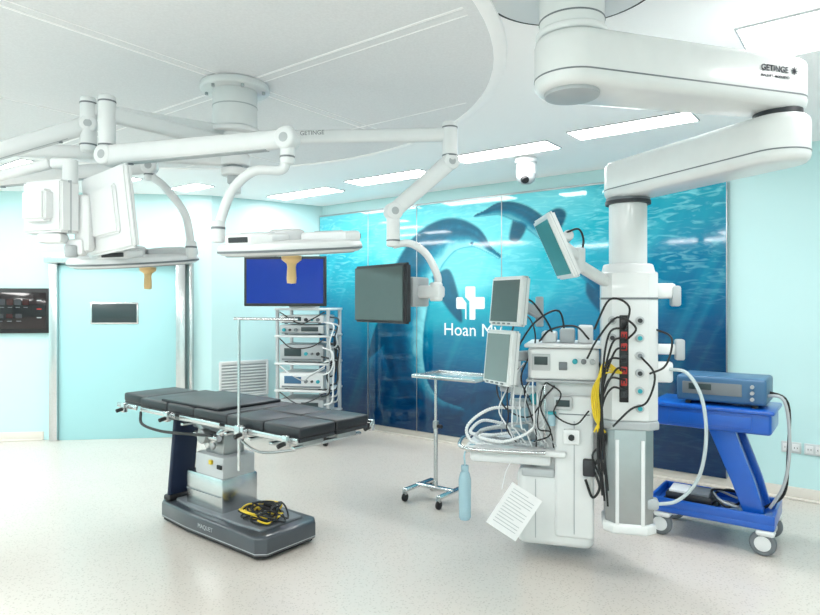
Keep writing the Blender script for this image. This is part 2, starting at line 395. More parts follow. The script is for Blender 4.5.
# ---------------------------------------------------------------- back wall fittings
ab=math.atan2(7.5-6.89,4.6)
def onback(x): return Vector((x,6.89+(x+7)*(.61/4.6),0))
d0=onback(-4.10)
do=thing('door_1','aqua sliding hermetic door with small dark window in a steel frame','door',loc=d0,rz=ab); do['kind']='structure'
m=MB(); m.box((.66,-.03,1.02),(1.32,.05,2.04),DOORM,bev=.004); m.obj('door_leaf',do)
for cx,cy,sx,sy in ((-.045,-.05,.09,.1),(1.38,-.06,.11,.12),(1.49,-.04,.04,.08)):
    m=MB(); m.box((cx,cy,1.06),(sx,sy,2.12),STEEL); m.obj('door_post',do,label='brushed steel door post')
m=MB(); m.box((.68,-.07,2.12),(1.62,.14,.12),STEEL,bev=.01); m.obj('door_track',do,label='brushed steel sliding track cover')
m=MB(); m.box((.62,-.058,1.48),(.54,.012,.26),STEEL,bev=.004); m.box((.62,-.066,1.48),(.50,.006,.22),DGLASS,bev=.002); m.obj('vision_window',do,label='dark glass vision window')
# control panel
o=thing('control_panel','black wall-mounted operating room touch control panel','control panel',loc=onback(-4.64)+Vector((0,-.03,1.51)),rz=ab)
m=MB(); m.box((0,0,0),(1.0,.05,.52),BLACK,bev=.01); m.obj('housing',o)
m=MB()
m.box((-.03,-.028,.0),(.88,.006,.42),GRAPH,bev=.002)
for k in range(8): m.box((-.40+k*.085,-.032,.10),(.07,.003,.07),MAROON if k%2 else DARK,bev=0)
for k in range(8): m.box((-.40+k*.085,-.032,.04),(.045,.003,.006),GREY,bev=0)
for k in range(6): m.box((-.38+k*.1,-.032,-.06),(.07,.003,.05),DARK if k%2 else MAROON,bev=0)
for k in range(6): m.box((-.38+k*.1,-.032,-.12),(.05,.003,.006),GREY,bev=0)
for k in range(3): m.box((.34,-.032,.12-k*.1),(.05,.003,.010),(LGREY,RED,LGREY)[k],bev=0)
m.obj('display',o)
# vent grilles on the chamfered wall
ac=math.atan2(.84,1.22); cd=Vector((math.cos(ac),math.sin(ac),0)); cn=Vector((math.sin(ac),-math.cos(ac),0))
for zc,hh in ((.66,.42),(.31,.2)):
    o=thing('return_air_grille','white slatted return air grille low on the wall','air vent',loc=Vector((-2.4,7.5,zc))+cd*.40+cn*.012,rz=ac,group='wall air grilles')
    m=MB()
    for sx,sz,cx,cz in ((.62,.03,0,hh/2),(.62,.03,0,-hh/2),(.03,hh,.3,0),(.03,hh,-.3,0)): m.box((cx,0,cz),(sx,.024,sz),WHITE2,bev=.004)
    m.obj('frame',o)
    m=MB(); n=int(hh/.035)
    for k in range(n): m.box((0,0,-hh/2+.03+k*(hh-.05)/(n-1)),(.58,.02,.012),WHITE,r=(.5,0,0),bev=.002)
    m.box((0,.008,0),(.58,.004,hh-.02),LGREY,bev=0)
    m.obj('slats',o)
# sockets right wall
for i,s_ in enumerate((5.40,5.56)):
    o=thing('wall_socket','white double wall power socket on pale plate','socket',loc=ML+U*s_-V*.008+Vector((0,0,.42)),rz=A,group='wall sockets')
    m=MB(); m.box((0,0,0),(.14,.014,.09),OUTL,bev=.004); m.obj('plate',o)
    for a_ in(-.033,.033):
        m=MB(); m.box((a_,-.009,0),(.05,.008,.06),WHITE,bev=.003)
        for b_ in(-.01,.01): m.box((a_+b_,-.0135,0),(.004,.003,.012),BLACK,bev=0)
        m.obj('socket_insert',o)
# dome camera
o=thing('security_camera','white dome security camera hanging under the ceiling','security camera',loc=(1.04,5.55,H))
m=MB(); m.cyl((0,0,0),(0,0,-.05),.10,WHITE,bev=.01); m.cyl((0,0,-.05),(0,0,-.15),.085,WHITE,r2=.09,bev=.01); m.obj('mount',o)
m=MB(); m.lathe([(0,-.24),(.04,-.232),(.07,-.21),(.085,-.18),(.088,-.15),(0,-.15)],LGREY); m.obj('lens_dome',o,label='grey glossy lens dome')
m=MB(); m.lathe([(0,-.03),(.03,-.02),(.04,0),(0,0)],BLACK,Matrix.Translation((-.02,-.055,-.205))@Euler((-.8,0,0)).to_matrix().to_4x4()); m.obj('lens',o)

# ---------------------------------------------------------------- operating table
AT=math.radians(-38.5)
T=thing('operating_table','black cushioned operating table on steel column with slate base','operating table',loc=(-1.24,4.36,0),rz=AT)
m=MB()
m.prism([(-.62,-.17),(-.56,-.22),(-.2,-.25),(.56,-.25),(.62,-.2),(.62,.2),(.56,.25),(-.2,.25),(-.56,.22),(-.62,.17)],.125,BASEG,Matrix.Translation((0,0,.03)),bev=.02)
m.prism([(-.5,-.15),(-.2,-.19),(.3,-.19),(.52,-.17),(.52,.17),(.3,.19),(-.2,.19),(-.5,.15)],.022,GREY,Matrix.Translation((0,0,.15)),bev=.01)
m.prism([(-.60,-.16),(-.55,-.21),(-.2,-.24),(.55,-.24),(.60,-.19),(.60,.19),(.55,.24),(-.2,.24),(-.55,.21),(-.60,.16)],.02,BLACK,Matrix.Translation((0,0,.018)))
m.obj('base',T,label='low slate grey base with rounded corners')
m=MB(); m.prism([(-.622,-.171),(-.562,-.2215),(-.2,-.2515),(.562,-.2515),(.622,-.2),(.622,.2),(.562,.2515),(-.2,.2515),(-.562,.2215),(-.622,.171)],.005,LGREY,Matrix.Translation((0,0,.048))); m.obj('base_trim',T)
for x,y in ((-.52,-.15),(-.52,.15),(.52,-.18),(.52,.18)):
    m=MB(); m.cyl((x,y-.02,.03),(x,y+.02,.03),.03,BLACK,bev=.005); m.obj('caster',T)
m=MB()
m.box((-.14,0,.28),(.44,.30,.25),STEEL,bev=.02); m.box((-.10,0,.46),(.34,.27,.17),SILV,bev=.02)
m.box((-.10,0,.62),(.22,.18,.20),DSTEEL,bev=.02)
m.cyl((-.22,-.16,.68),(.06,-.16,.68),.022,STEEL); m.cyl((-.1,-.2,.68),(-.1,.2,.68),.05,DSTEEL,bev=.01)
m.beam((-.12,-.14,.60),(.12,-.14,.76),.03,.05,STEEL); m.beam((-.22,-.14,.76),(-.02,-.14,.60),.03,.05,DSTEEL)
m.obj('column',T,label='steel lifting column')
m=MB(); m.box((-.14,-.153,.28),(.40,.006,.006),GREY,bev=.001); m.obj('cover_seam',T)
m=MB(); m.box((-.06,-.145,.50),(.03,.02,.03),YEL,bev=.004); m.obj('lock_knob',T)
m=MB(); m.box((.04,-.145,.48),(.05,.012,.03),BLACK,bev=.004); m.obj('warning_label',T)
text('lettering','MAQUET',.042,LGREY,T,(-.05,-.2525,.085),(math.pi/2,0,0))
dz=.065
m=MB()
m.box((0,0,.715+dz),(1.0,.40,.045),DSTEEL,bev=.01); m.box((.6,-.14,.72+dz),(.75,.16,.035),DSTEEL); m.box((.6,.14,.72+dz),(.75,.16,.035),DSTEEL); m.box((-.8,0,.73+dz),(.4,.3,.035),DSTEEL)
m.box((-.08,0,.68+dz),(.4,.3,.06),GREY,bev=.015)
for x in(-.45,-.2,.3,.55,.75,.95): m.box((x,0,.70+dz),(.03,.56,.02),STEEL,bev=.004)
m.obj('frame',T,label='steel table top frame')
for y in(-.305,.305):
    for a_,b_ in((-1.05,-.76),(-.70,-.24),(-.18,.28),(.34,1.02)):
        m=MB(); m.box(((a_+b_)/2,y,.755+dz),(b_-a_,.012,.032),STEEL,bev=.003)
        for q in(a_+.05,b_-.05): m.cyl((q,y,.755+dz),(q,y*.9,.755+dz),.01,DSTEEL,n=12)
        m.obj('side_rail',T)
for nm,a_,b_,ya,yb,zz in (('head_cushion',-1.12,-.765,-.22,.22,.80),('back_cushion',-.76,-.395,-.28,.28,.80),('back_cushion',-.39,-.055,-.28,.28,.80),('seat_cushion',-.05,.325,-.285,.285,.80),
                       ('leg_cushion',.33,.69,-.29,-.004,.797),('leg_cushion',.33,.69,.004,.29,.797),('leg_cushion',.695,1.02,-.29,-.004,.797),('leg_cushion',.695,1.02,.004,.29,.797)):
    zz+=dz
    m=MB(); m.box(((a_+b_)/2,(ya+yb)/2,zz-.003),(b_-a_,yb-ya,.066),PAD,bev=.015,seg=3); m.box(((a_+b_)/2,(ya+yb)/2,zz-.045),(b_-a_-.01,yb-ya-.01,.022),DARK,bev=.003); m.obj(nm,T)
m=MB(); m.box((-.15,0,.838+dz),(.70,.52,.022),PAD,bev=.009); m.obj('gel_pad',T)
m=MB(); m.beam((-.52,-.10,.15),(-.43,-.10,.76),.20,.035,NAVY,bev=.012); m.beam((-.52,-.10,.155),(-.52,-.10,.20),.22,.08,BLACK); m.obj('support_leg',T,label='dark navy padded support leg')
for x,y in((.95,-.33),(.55,-.33),(-.3,-.33),(-.9,-.33),(1.0,.33)):
    m=MB(); m.box((x,y,.75+dz),(.045,.035,.07),STEEL,bev=.006); m.cyl((x,y-.015,.74+dz),(x,y-.06,.73+dz),.014,BLACK,bev=.004); m.obj('rail_clamp',T)
m=MB(); m.tube([(-.9,-.2,.76),(-.75,-.27,.70),(-.5,-.27,.68),(-.2,-.27,.70),(.1,-.24,.72)],.01,BLACK); m.obj('cable',T)
m=MB(); m.tube([(.3,-.2,.74),(.6,-.25,.69),(.9,-.22,.74)],.008,DSTEEL); m.obj('cable',T)
R=Matrix.Rotation(-AT,3,'Z'); ex=R@Vector((1,0,0)); p=Vector((.52,-.335,.0))
m=MB()
m.tube([(p.x,p.y,.58),(p.x,p.y,1.505)],.009,STEEL,sm=1); m.tube([(p.x-.03*ex.x,p.y-.03*ex.y,1.505),(p.x+.36*ex.x,p.y+.36*ex.y,1.50)],.009,STEEL,sm=1)
m.box((p.x,p.y+.005,.75+dz),(.05,.05,.08),STEEL,bev=.006)
m.obj('screen_rod',T,label='thin steel L-shaped rod clamped to the rail')

# cable heap
o=thing('cable_bundle','tangle of yellow and black cables lying on the table base','cables',loc=(-.97,4.10,.174),rz=AT)
for mt,nm,cnt in((YEL,'yellow_cable',2),(BLACK,'black_cable',6)):
    m=MB()
    for q in range(cnt):
        pts=[]; a0=random.random()*6
        for k in range(14):
            a_=a0+k*.9; rr=.05+.09*random.random()
            pts.append((math.cos(a_)*rr*1.4,math.sin(a_)*rr,.012+random.random()*.07))
        m.tube(pts,.006,mt,n=8,sm=5)
    m.obj(nm,o)

# ---------------------------------------------------------------- ceiling mount hub
o=thing('ceiling_mount','white cylindrical ceiling mount carrying surgical light arms','ceiling mount',loc=(hub.x,hub.y,H))
m=MB(); m.cyl((0,0,-.018),(0,0,-.06),.20,WHITE2,bev=.012); m.cyl((0,0,-.055),(0,0,-.28),.128,WHITE2,bev=.01); m.cyl((0,0,-.28),(0,0,-.31),.145,WHITE,bev=.008); m.cyl((0,0,-.15),(0,0,-.156),.130,LGREY)
m.obj('mount_flange',o)
for k in range(6):
    a_=k*math.pi/3; m=MB(); m.cyl((.168*math.cos(a_),.168*math.sin(a_),-.055),(.168*math.cos(a_),.168*math.sin(a_),-.075),.010,LGREY,n=12); m.obj('bolt',o)
m=MB(); m.cyl((0,0,-.30),(0,0,-.60),.045,LGREY,bev=.01); m.cyl((0,0,-.60),(0,0,-.66),.035,WHITE,bev=.01); m.obj('spindle',o)

def hubring(m,z,h=.07): m.cyl((hub.x,hub.y,z-h/2),(hub.x,hub.y,z+h/2),.085,WHITE,bev=.012)
def joint(m,p,z0,z1,r=.04):
    m.cyl((p[0],p[1],z0),(p[0],p[1],z1),r,WHITE,bev=.012)
    for zz in (z0+.03,z1-.035): m.cyl((p[0],p[1],zz),(p[0],p[1],zz+.008),r+.0015,GREY)
def spring(m,a,b,w=.07,h=.095):
    a=Vector(a);b=Vector(b); m.beam(a,b,w,h,WHITE,h2=h*.85,bev=.03,ext=.02)
    d=(b-a).normalized()
    for p in(a,b):
        y=Vector((0,0,1)).cross(d).normalized(); m.cyl(p-y*w*.55,p+y*w*.55,h*.5,WHITE,bev=.012)
        m.cyl(p-y*w*.57,p+y*w*.57,h*.22,LGREY,bev=.003)
    m.beam(a+d*.1-Vector((0,0,1))*h*.47,b-d*.1-Vector((0,0,1))*h*.42,w*.55,.006,LGREY,bev=.002)
    m.cyl(a+d*.14-Vector((0,0,1))*h*.45,a+d*.14-Vector((0,0,1))*h*.55,.012,GREY,n=12)

def lamp(label,ctr,yaw,yoke,R=.33,hx=.02):
    T=thing('surgical_light',label,'surgical light',loc=(0,0,0),group='ceiling surgical lights')
    head=MB(); f=lambda a: 1+.07*math.cos(3*a)
    M=Matrix.Translation(ctr)@Euler((math.radians(6),math.radians(-2),0)).to_matrix().to_4x4()@Matrix.Rotation(yaw,4,'Z')
    head.lathe([(0,-.022),(R*.93,-.022),(R*.98,-.014),(R,.004),(R*.98,.022),(R*.90,.032),(R*.5,.036),(0,.038)],WHITE,M,n=72,fn=f)
    for k in range(3):                       # three angular lamp modules
        MM=M@Matrix.Rotation(k*2*math.pi/3,4,'Z')
        head.prism([(R*.22,-R*.20),(R*.84,-R*.38),(R*1.04,-R*.20),(R*1.04,R*.20),(R*.84,R*.38),(R*.22,R*.20)],.050,WHITE,MM@Matrix.Translation((0,0,.018)),bev=.015)
        head.prism([(R*.40,-R*.10),(R*.80,-R*.16),(R*.80,R*.16),(R*.40,R*.10)],.006,LGREY,MM@Matrix.Translation((0,0,.066)),bev=.002)
    head.lathe([(0,.03),(.08,.03),(.08,.075),(.06,.085),(0,.085)],WHITE,M,n=32)
    head.lathe([(R*.9,-.018),(R*1.003,-.010),(R*1.003,-.002),(R*.9,-.002)],GREY,M,n=72,fn=f)
    ho=head.obj('lamp_head',T,label='flat white segmented lamp head')
    for k in range(3):
        MM=M@Matrix.Rotation(k*2*math.pi/3,4,'Z'); d=MB()
        d.prism([(R*1.02,-R*.16),(R*1.05,-R*.15),(R*1.05,R*.15),(R*1.02,R*.16)],.022,DARK,MM@Matrix.Translation((0,0,.032)),bev=.003); d.obj('control_strip',ho,label='dark end strip')
    d=MB(); d.lathe([(0,-.023),(R*.90,-.023),(R*.88,-.028),(0,-.029)],LED,M,n=64,fn=f)
    d.obj('lens',ho,label='smooth grey lens cover')
    d=MB(); q=ctr+Vector((hx,0,-.034))
    d.lathe([(0,-.125),(.020,-.122),(.022,-.10),(.019,-.05),(.022,-.035),(.044,-.018),(.046,0),(0,0)],BEIGE,Matrix.Translation(q),n=24)
    d.obj('handle',ho,label='pale amber sterilisable handle')
    y=MB(); y.tube(yoke,.022,WHITE,n=14,sm=8); e=Vector(yoke[-1]); y.cyl(e+Vector((0,0,.03)),e-Vector((0,0,.07)),.03,WHITE,bev=.01); y.cyl(e+Vector((0,0,.0)),e-Vector((0,0,.01)),.0315,GREY)
    y.obj('yoke',T,label='curved white yoke')
    return T
L=lamp('white surgical light with control strips above the operating table',Vector((-.551,2.78,1.845)),-2.0,
  [(-.55,2.78,2.24),(-.58,2.78,2.195),(-.70,2.78,2.19),(-.80,2.78,2.10),(-.86,2.78,1.94)],R=.315)
m=MB(); hubring(m,2.53); m.beam((hub.x,hub.y,2.53),(-1.49,3.05,2.53),.06,.08,WHITE,bev=.02); joint(m,(-1.49,3.05),2.34,2.62); m.obj('arm',L)
m=MB(); spring(m,(-1.49,3.05,2.325),(-.55,2.78,2.335),.075,.1); joint(m,(-.55,2.78),2.22,2.39,.032); m.obj('spring_arm',L)
L=lamp('white surgical light hanging beside the pale monitor housing',Vector((-1.57,3.5,1.835)),-1.4,
  [(-1.47,3.5,2.33),(-1.44,3.5,2.30),(-1.38,3.5,2.25),(-1.27,3.5,2.10),(-1.235,3.5,1.92)],R=.345,hx=.09)
m=MB(); hubring(m,2.44); m.beam((hub.x,hub.y,2.44),(-2.35,3.35,2.44),.06,.075,WHITE,bev=.02); joint(m,(-2.35,3.35),2.27,2.50); m.obj('arm',L)
m=MB(); spring(m,(-2.35,3.35,2.26),(-1.47,3.5,2.37),.07,.09); joint(m,(-1.47,3.5),2.29,2.43,.03); m.obj('spring_arm',L)

def screen(T,c,w,h,rot,case=DARK,scr=SCRG,depth=.05,bez=.025,ribs=False):
    E=Euler(rot).to_matrix().to_4x4(); M=Matrix.Translation(c)@E
    def bx(m,loc,d,mt,bev=.01,seg=3):
        t=bmesh.new(); bmesh.ops.create_cube(t,size=1); bmesh.ops.scale(t,vec=d,verts=t.verts)
        if bev: bmesh.ops.bevel(t,geom=t.edges[:],offset=min(bev,min(d)*.4),segments=seg,affect='EDGES')
        m.put(t,mt,M@Matrix.Translation(loc))
    m=MB(); bx(m,(0,0,0),(w,depth,h),case,.012)
    bx(m,(0,0,0),(w+.001,depth*.1,h+.001),LGREY if case is not DARK else BLACK,.001)
    bx(m,(0,depth*.6,0),(w*.6,depth*.7,h*.6),case,.014)
    m.obj('housing',T)
    m=MB(); bx(m,(0,-depth/2-.0015,0),(w-2*bez,.004,h-2*bez),scr,0)
    return m.obj('screen',T)

# Monitor on right boom
o=thing('boom_monitor','black medical display on white ceiling boom, screen dark grey','monitor',group='boom mounted displays')
m=MB(); hubring(m,2.60,.06); m.beam((hub.x,hub.y,2.57),(.22,3.43,2.53),.06,.075,WHITE,bev=.02); joint(m,(.22,3.43),2.38,2.60,.042); m.obj('arm',o)
m=MB(); spring(m,(.22,3.43,2.38),(-.09,3.32,2.09),.07,.095); joint(m,(-.09,3.32),1.90,2.11,.036); m.obj('spring_arm',o)
m=MB(); m.tube([(-.09,3.32,1.91),(.0,3.33,1.92),(.09,3.34,1.86),(.15,3.35,1.74),(.14,3.36,1.67)],.02,WHITE,n=12,sm=8)
m.box((.10,3.36,1.66),(.17,.09,.07),WHITE,r=(0,0,-.5),bev=.02); m.cyl((.14,3.33,1.61),(.14,3.33,1.71),.035,WHITE,bev=.01); m.box((.05,3.38,1.66),(.03,.16,.16),LGREY,r=(0,0,-.6),bev=.01)
m.obj('yoke',o,label='curved white yoke bracket')
screen(o,(-.155,3.36,1.65),.48,.315,(0,0,math.radians(-52)),DARK,SCRG,.045,.018)
text('lettering','GETINGE',.035,GREY,o,(-.625,3.52,2.552),(math.pi/2,0,-.17))

# Left boom monitors, backs towards us
o=thing('boom_monitor','white-backed display seen from behind on ceiling boom','monitor',group='boom mounted displays')
m=MB(); m.cyl((hub.x,hub.y,2.345),(hub.x,hub.y,2.39),.08,WHITE,bev=.01); m.beam((hub.x,hub.y,2.60),(-1.66,3.2,2.60),.06,.07,WHITE,bev=.02); joint(m,(-1.66,3.2),2.38,2.66,.04); m.obj('arm',o)
m=MB(); spring(m,(-1.66,3.2,2.52),(-2.3,2.95,2.22),.07,.09); joint(m,(-2.3,2.95),2.10,2.30,.035); m.beam((-2.3,2.95,2.12),(-1.75,3.02,2.28),.05,.05,WHITE); m.cyl((-1.66,3.03,2.30),(-1.66,3.03,2.12),.035,WHITE,bev=.01); m.beam((-1.75,3.02,2.28),(-1.64,3.03,2.28),.05,.05,WHITE); m.obj('spring_arm',o)
m=MB(); m.box((-1.60,3.05,1.99),(.08,.07,.28),WHITE,bev=.02); m.box((-1.63,3.03,1.87),(.09,.06,.08),WHITE,bev=.015); m.cyl((-1.64,3.0,1.82),(-1.64,3.0,1.88),.03,LGREY,bev=.01); m.obj('bracket',o)
screen(o,(-1.455,3.0,2.04),.45,.39,(math.radians(-5),math.radians(3),math.radians(141)),WHITE,SCRG,.04)
o2=thing('boom_monitor','compact white boxy display housing on ceiling boom','monitor',loc=(-1.735,3.0,2.06),group='boom mounted displays')
screen(o2,(0,0,0),.25,.25,(0,0,math.radians(160)),WHITE,SCRG,.11)
m=MB(); m.box((.02,-.02,-.15),(.12,.08,.05),WHITE,bev=.015); m.obj('bracket',o2)

# ---------------------------------------------------------------- endoscopy tower
T=thing('equipment_cart','white shelved equipment cart carrying stacked medical devices','equipment cart',loc=(-1.17,7.2,0),rz=-.18)
for x in(-.30,.30):
    for y in(-.22,.22): m=MB(); m.box((x,y,.82),(.035,.035,1.42),SILV,bev=.006); m.obj('post',T)
for z in(.16,.34,.61,.915,1.225,1.53):
    m=MB(); m.box((0,0,z),(.65,.52,.025),WHITE2,bev=.01); m.obj('shelf',T)
for x in(-.27,.27):
    for y in(-.22,.22):
        m=MB(); m.cyl((x-.02,y,.055),(x+.02,y,.055),.055,BLACK,bev=.008); m.box((x,y,.115),(.05,.05,.04),DSTEEL); m.obj('caster',T)
for k in range(14):
    x0=.33+random.uniform(-.04,.08); zt=random.uniform(.9,1.58); zl=zt-random.uniform(.3,.6); y0=-.28+random.uniform(-.02,.04)
    m=MB(); m.tube([(x0-.08,y0+.03,zt),(x0+.04,y0,zt-.04),(x0+random.uniform(-.03,.06),y0,(zt+zl)/2),(x0+.02,y0,zl+.05),(x0-.08,y0+.03,zl)],.009,(BLACK,LGREY,WHITE,DARK)[k%4],n=8); m.obj('cable',T)
for k in range(5):
    m=MB(); z=(1.2,.9,.6,1.5,.88)[k]; m.tube([(-.25,-.28,z),(-.1+.03*k,-.31,z-.10-.01*k),(.12,-.31,z-.09),(.28,-.28,z)],.007,(BLACK,WHITE,DARK,BLACK,LGREY)[k],n=8); m.obj('cable',T)
devs=[(1.242,.11,SILV,0,.42),(1.362,.10,WHITE,1,.42),(.93,.20,LGREY,1,.42),(.625,.19,WHITE,2,.42),(.355,.16,LGREY,0,.42),(.175,.12,DARK,1,.42)]
Rz=Matrix.Rotation(-.18,3,'Z')
for i,(z,hh,mt,kk,dp) in enumerate(devs):
    d=thing('endoscopy_unit','boxy medical device with small display and knobs on cart shelf','medical device',loc=Vector((-1.17,7.2,z))+Rz@Vector((-.01,-.03,0)),rz=-.18,group='devices stacked on the cart')
    m=MB(); m.box((0,0,hh/2+.006),(.52,dp,hh-.01),mt,bev=.015)
    for x in(-.2,.2): m.cyl((x,-.15,-.0),(x,-.15,.01),.02,BLACK,n=12)
    m.obj('housing',d)
    m=MB(); m.box((-.1 if kk else .1,-.212,hh*.58),(.2,.006,hh*.45),DGLASS if kk!=2 else BLUEGREY,bev=.002); m.obj('display',d)
    m=MB(); m.box((0,-.212,hh*.17),(.46,.004,hh*.1),GREY,bev=.001); m.obj('trim_line',d)
    for q in range(3):
        m=MB(); xx=(.06+q*.07)*(1 if kk else -1); m.cyl((xx,-.21,hh*.5),(xx,-.235,hh*.5),.02 if q!=1 else .014,(GREY,DARK,TEAL)[(q+i)%3],n=16,bev=.003); m.obj('knob',d)
d=thing('wide_monitor','large flat monitor with plain blue screen above the equipment cart','monitor',loc=(-1.38,6.86,1.84))
screen(d,(0,0,0),.92,.55,(0,0,-.06),DARK,SCRB,.045,.032)
m=MB(); m.box((.1,.07,-.10),(.14,.08,.3),GREY,bev=.01); m.cyl((.12,.14,-.27),(.12,.14,-.05),.03,LGREY); m.box((.17,.24,-.279),(.3,.28,.03),LGREY,bev=.01); m.obj('stand',d)

# ---------------------------------------------------------------- steel instrument stand
T=thing('instrument_stand','stainless steel instrument stand with flat tray on casters','instrument stand',loc=(.21,5.05,0),rz=A)
m=MB(); m.box((.19,0,1.01),(.58,.38,.012),STEEL,bev=.004)
for sx,sy,cx,cy in ((.58,.012,.19,.19),(.58,.012,.19,-.19),(.012,.38,.48,0),(.012,.38,-.10,0)): m.box((cx,cy,1.018),(sx,sy,.028),STEEL,bev=.004)
m.obj('tray',T)
m=MB(); m.cyl((0,0,.1),(0,0,.62),.018,STEEL); m.cyl((0,0,.58),(0,0,1.0),.012,STEEL); m.cyl((0,0,.58),(0,0,.64),.024,DSTEEL,bev=.004); m.beam((-.08,0,.995),(.4,0,.995),.03,.012,DSTEEL,bev=.003); m.obj('pole',T)
m=MB(); m.cyl((.02,0,.6),(.06,0,.6),.015,BLACK); m.obj('locking_knob',T)
m=MB(); m.beam((-.17,-.2,.09),(-.17,.2,.09),.05,.03,STEEL); m.beam((.16,-.2,.09),(.16,.2,.09),.05,.03,STEEL); m.beam((-.19,0,.095),(.18,0,.095),.06,.035,STEEL); m.obj('base',T)
for x in(-.17,.16):
    for y in(-.19,.19):
        m=MB(); m.cyl((x-.012,y,.035),(x+.012,y,.035),.035,BLACK,bev=.005); m.box((x,y,.07),(.035,.03,.03),DSTEEL,bev=.005); m.obj('caster',T)

# ---------------------------------------------------------------- pendant
T=thing('ceiling_supply_pendant','massive white articulated ceiling pendant with service column','ceiling pendant')
e0=Vector((.66,2.53,0)); e1=Vector((1.66,2.80,0)); e2=Vector((1.30,3.70,0))
m=MB(); m.cyl((e0.x,e0.y,H),(e0.x,e0.y,2.66),.13,WHITE2,n=48,bev=.005); m.cyl((e0.x,e0.y,2.672),(e0.x,e0.y,2.70),.145,WHITE,n=48,bev=.01); m.cyl((e0.x,e0.y,2.74),(e0.x,e0.y,2.746),.132,GREY,n=48); m.obj('ceiling_tube',T)
m=MB(); m.torus((e0.x,e0.y,H-.004),.36,.006,DARK,n=60); m.lathe([(0,0),(.35,0),(.35,-.01),(0,-.01)],WHITE2,Matrix.Translation((e0.x,e0.y,H)),n=60); m.obj('ceiling_cover',T,label='round ceiling cover with dark gap')
m=MB(); m.capsule(e0,e1,.15,.115,2.455,2.675,WHITE2,bev=.035,n=24); m.capsule(e0,e1,.1515,.1165,2.504,2.510,GREY,bev=0,n=24); ua=m.obj('upper_arm',T)
m=MB(); m.cyl((e0.x,e0.y,2.44),(e0.x,e0.y,2.458),.11,LGREY,n=40,bev=.004); m.obj('joint_ring',T)
m=MB(); m.cyl((e1.x,e1.y,2.43),(e1.x,e1.y,2.46),.10,DARK,n=40); m.obj('joint_ring',T)
dd=(e1-e0).normalized(); nn=Vector((dd.y,-dd.x,0)); Lr=(e1-e0).length
def onarm(s): return e0+dd*s+nn*(.15-.035*s/Lr+.0045)
ta=math.atan2(dd.y,dd.x)+.034
tp=onarm(.82)
text('lettering','GETINGE',.036,INK,ua,(tp.x,tp.y,2.588),(math.pi/2,0,ta),bold=.0007)
tp2=onarm(.82+.182)
m=MB()
for k in range(4): m.box((tp2.x,tp2.y,2.601),(.032,.002,.004),INK,r=(0,k*math.pi/4,ta),bev=0)
m.obj('star_logo',ua,label='small eight-pointed star emblem')
text('lettering','MAQUET  MODUEVO',.016,INK,ua,(tp.x,tp.y,2.562),(math.pi/2,0,ta),bold=.0002)
m=MB(); m.capsule(e2,e1,.135,.13,2.22,2.435,WHITE2,bev=.035,n=24); m.capsule(e2,e1,.1365,.1315,2.268,2.274,GREY,bev=0,n=24); m.obj('lower_arm',T)
m=MB(); m.cyl((e2.x,e2.y,2.20),(e2.x,e2.y,2.225),.125,GREY,n=40,bev=.004); m.cyl((e2.x,e2.y,2.205),(e2.x,e2.y,2.185),.13,DARK,n=40); m.obj('brake_ring',T)
m=MB(); m.cyl((e2.x,e2.y,2.19),(e2.x,e2.y,1.80),.108,WHITE2,n=48); m.cyl((e2.x,e2.y,1.83),(e2.x,e2.y,1.77),.14,WHITE,r2=.155,n=48,bev=.01); m.obj('drop_tube',T)
rh=-.25
hd=MB()
def hp(x,y,z):
    v=Matrix.Rotation(rh,3,'Z')@Vector((x,y,0)); return Vector((e2.x+v.x,e2.y+v.y,z))
oct_=[(-.155,-.10),(-.10,-.155),(.10,-.155),(.155,-.10),(.155,.10),(.10,.155),(-.10,.155),(-.155,.10)]
MH=Matrix.Translation((e2.x,e2.y,0))@Matrix.Rotation(rh,4,'Z')
hd.prism(oct_,.86,WHITE2,MH@Matrix.Translation((0,0,.92)),bev=.012)
sh=hd.obj('service_head',T,label='white octagonal service head')
m=MB(); m.prism([(p[0]*1.04,p[1]*1.04) for p in oct_],.05,LGREY,MH@Matrix.Translation((0,0,.87)),bev=.01); m.obj('head_collar',T)
m=MB(); m.prism([(p[0]*1.02,p[1]*1.02) for p in oct_],.012,GREY,MH@Matrix.Translation((0,0,1.62))); m.obj('head_seam',T)
m=MB(); m.prism([(p[0]*.85,p[1]*.85) for p in oct_],.58,DSTEEL,MH@Matrix.Translation((0,0,.30)),bev=.01)
m.prism([(p[0]*.95,p[1]*.95) for p in oct_],.06,WHITE2,MH@Matrix.Translation((0,0,.265)),bev=.015)
m.obj('lower_column',T,label='brushed metallic lower column')
for k in range(2):
    m=MB(); m.box(hp(-.07+k*.14,-.138,.56),(.02,.012,.5),WHITE,r=(0,0,rh),bev=.003); m.obj('equipment_rail',T)
m=MB(); m.box(hp(-.035,-.158,1.28),(.05,.012,.50),BLACK,r=(0,0,rh),bev=.004); so=m.obj('socket_strip',T,label='black strip of red power sockets')
for k in range(7):
    m=MB(); m.box(hp(-.035,-.165,1.08+k*.067),(.034,.010,.042),RED if k in(1,2,4,5) else DARK,r=(0,0,rh),bev=.004)
    for dx in(-.008,.008): m.box(hp(-.035+dx,-.171,1.08+k*.067),(.006,.003,.014),BLACK,r=(0,0,rh),bev=0)
    m.obj('socket',so)
for k,(x,z) in enumerate(((.05,1.5),(.05,1.4),(.05,1.3),(.05,1.2),(.05,1.1),(-.1,1.5),(-.1,1.4),(.05,1.0))):
    m=MB(); m.cyl(hp(x,-.15,z),hp(x,-.175,z),.024,SILV,bev=.004); m.cyl(hp(x,-.175,z),hp(x,-.188,z),.013,(DARK,TEAL,GREY)[k%3],n=16); m.obj('gas_outlet',sh)
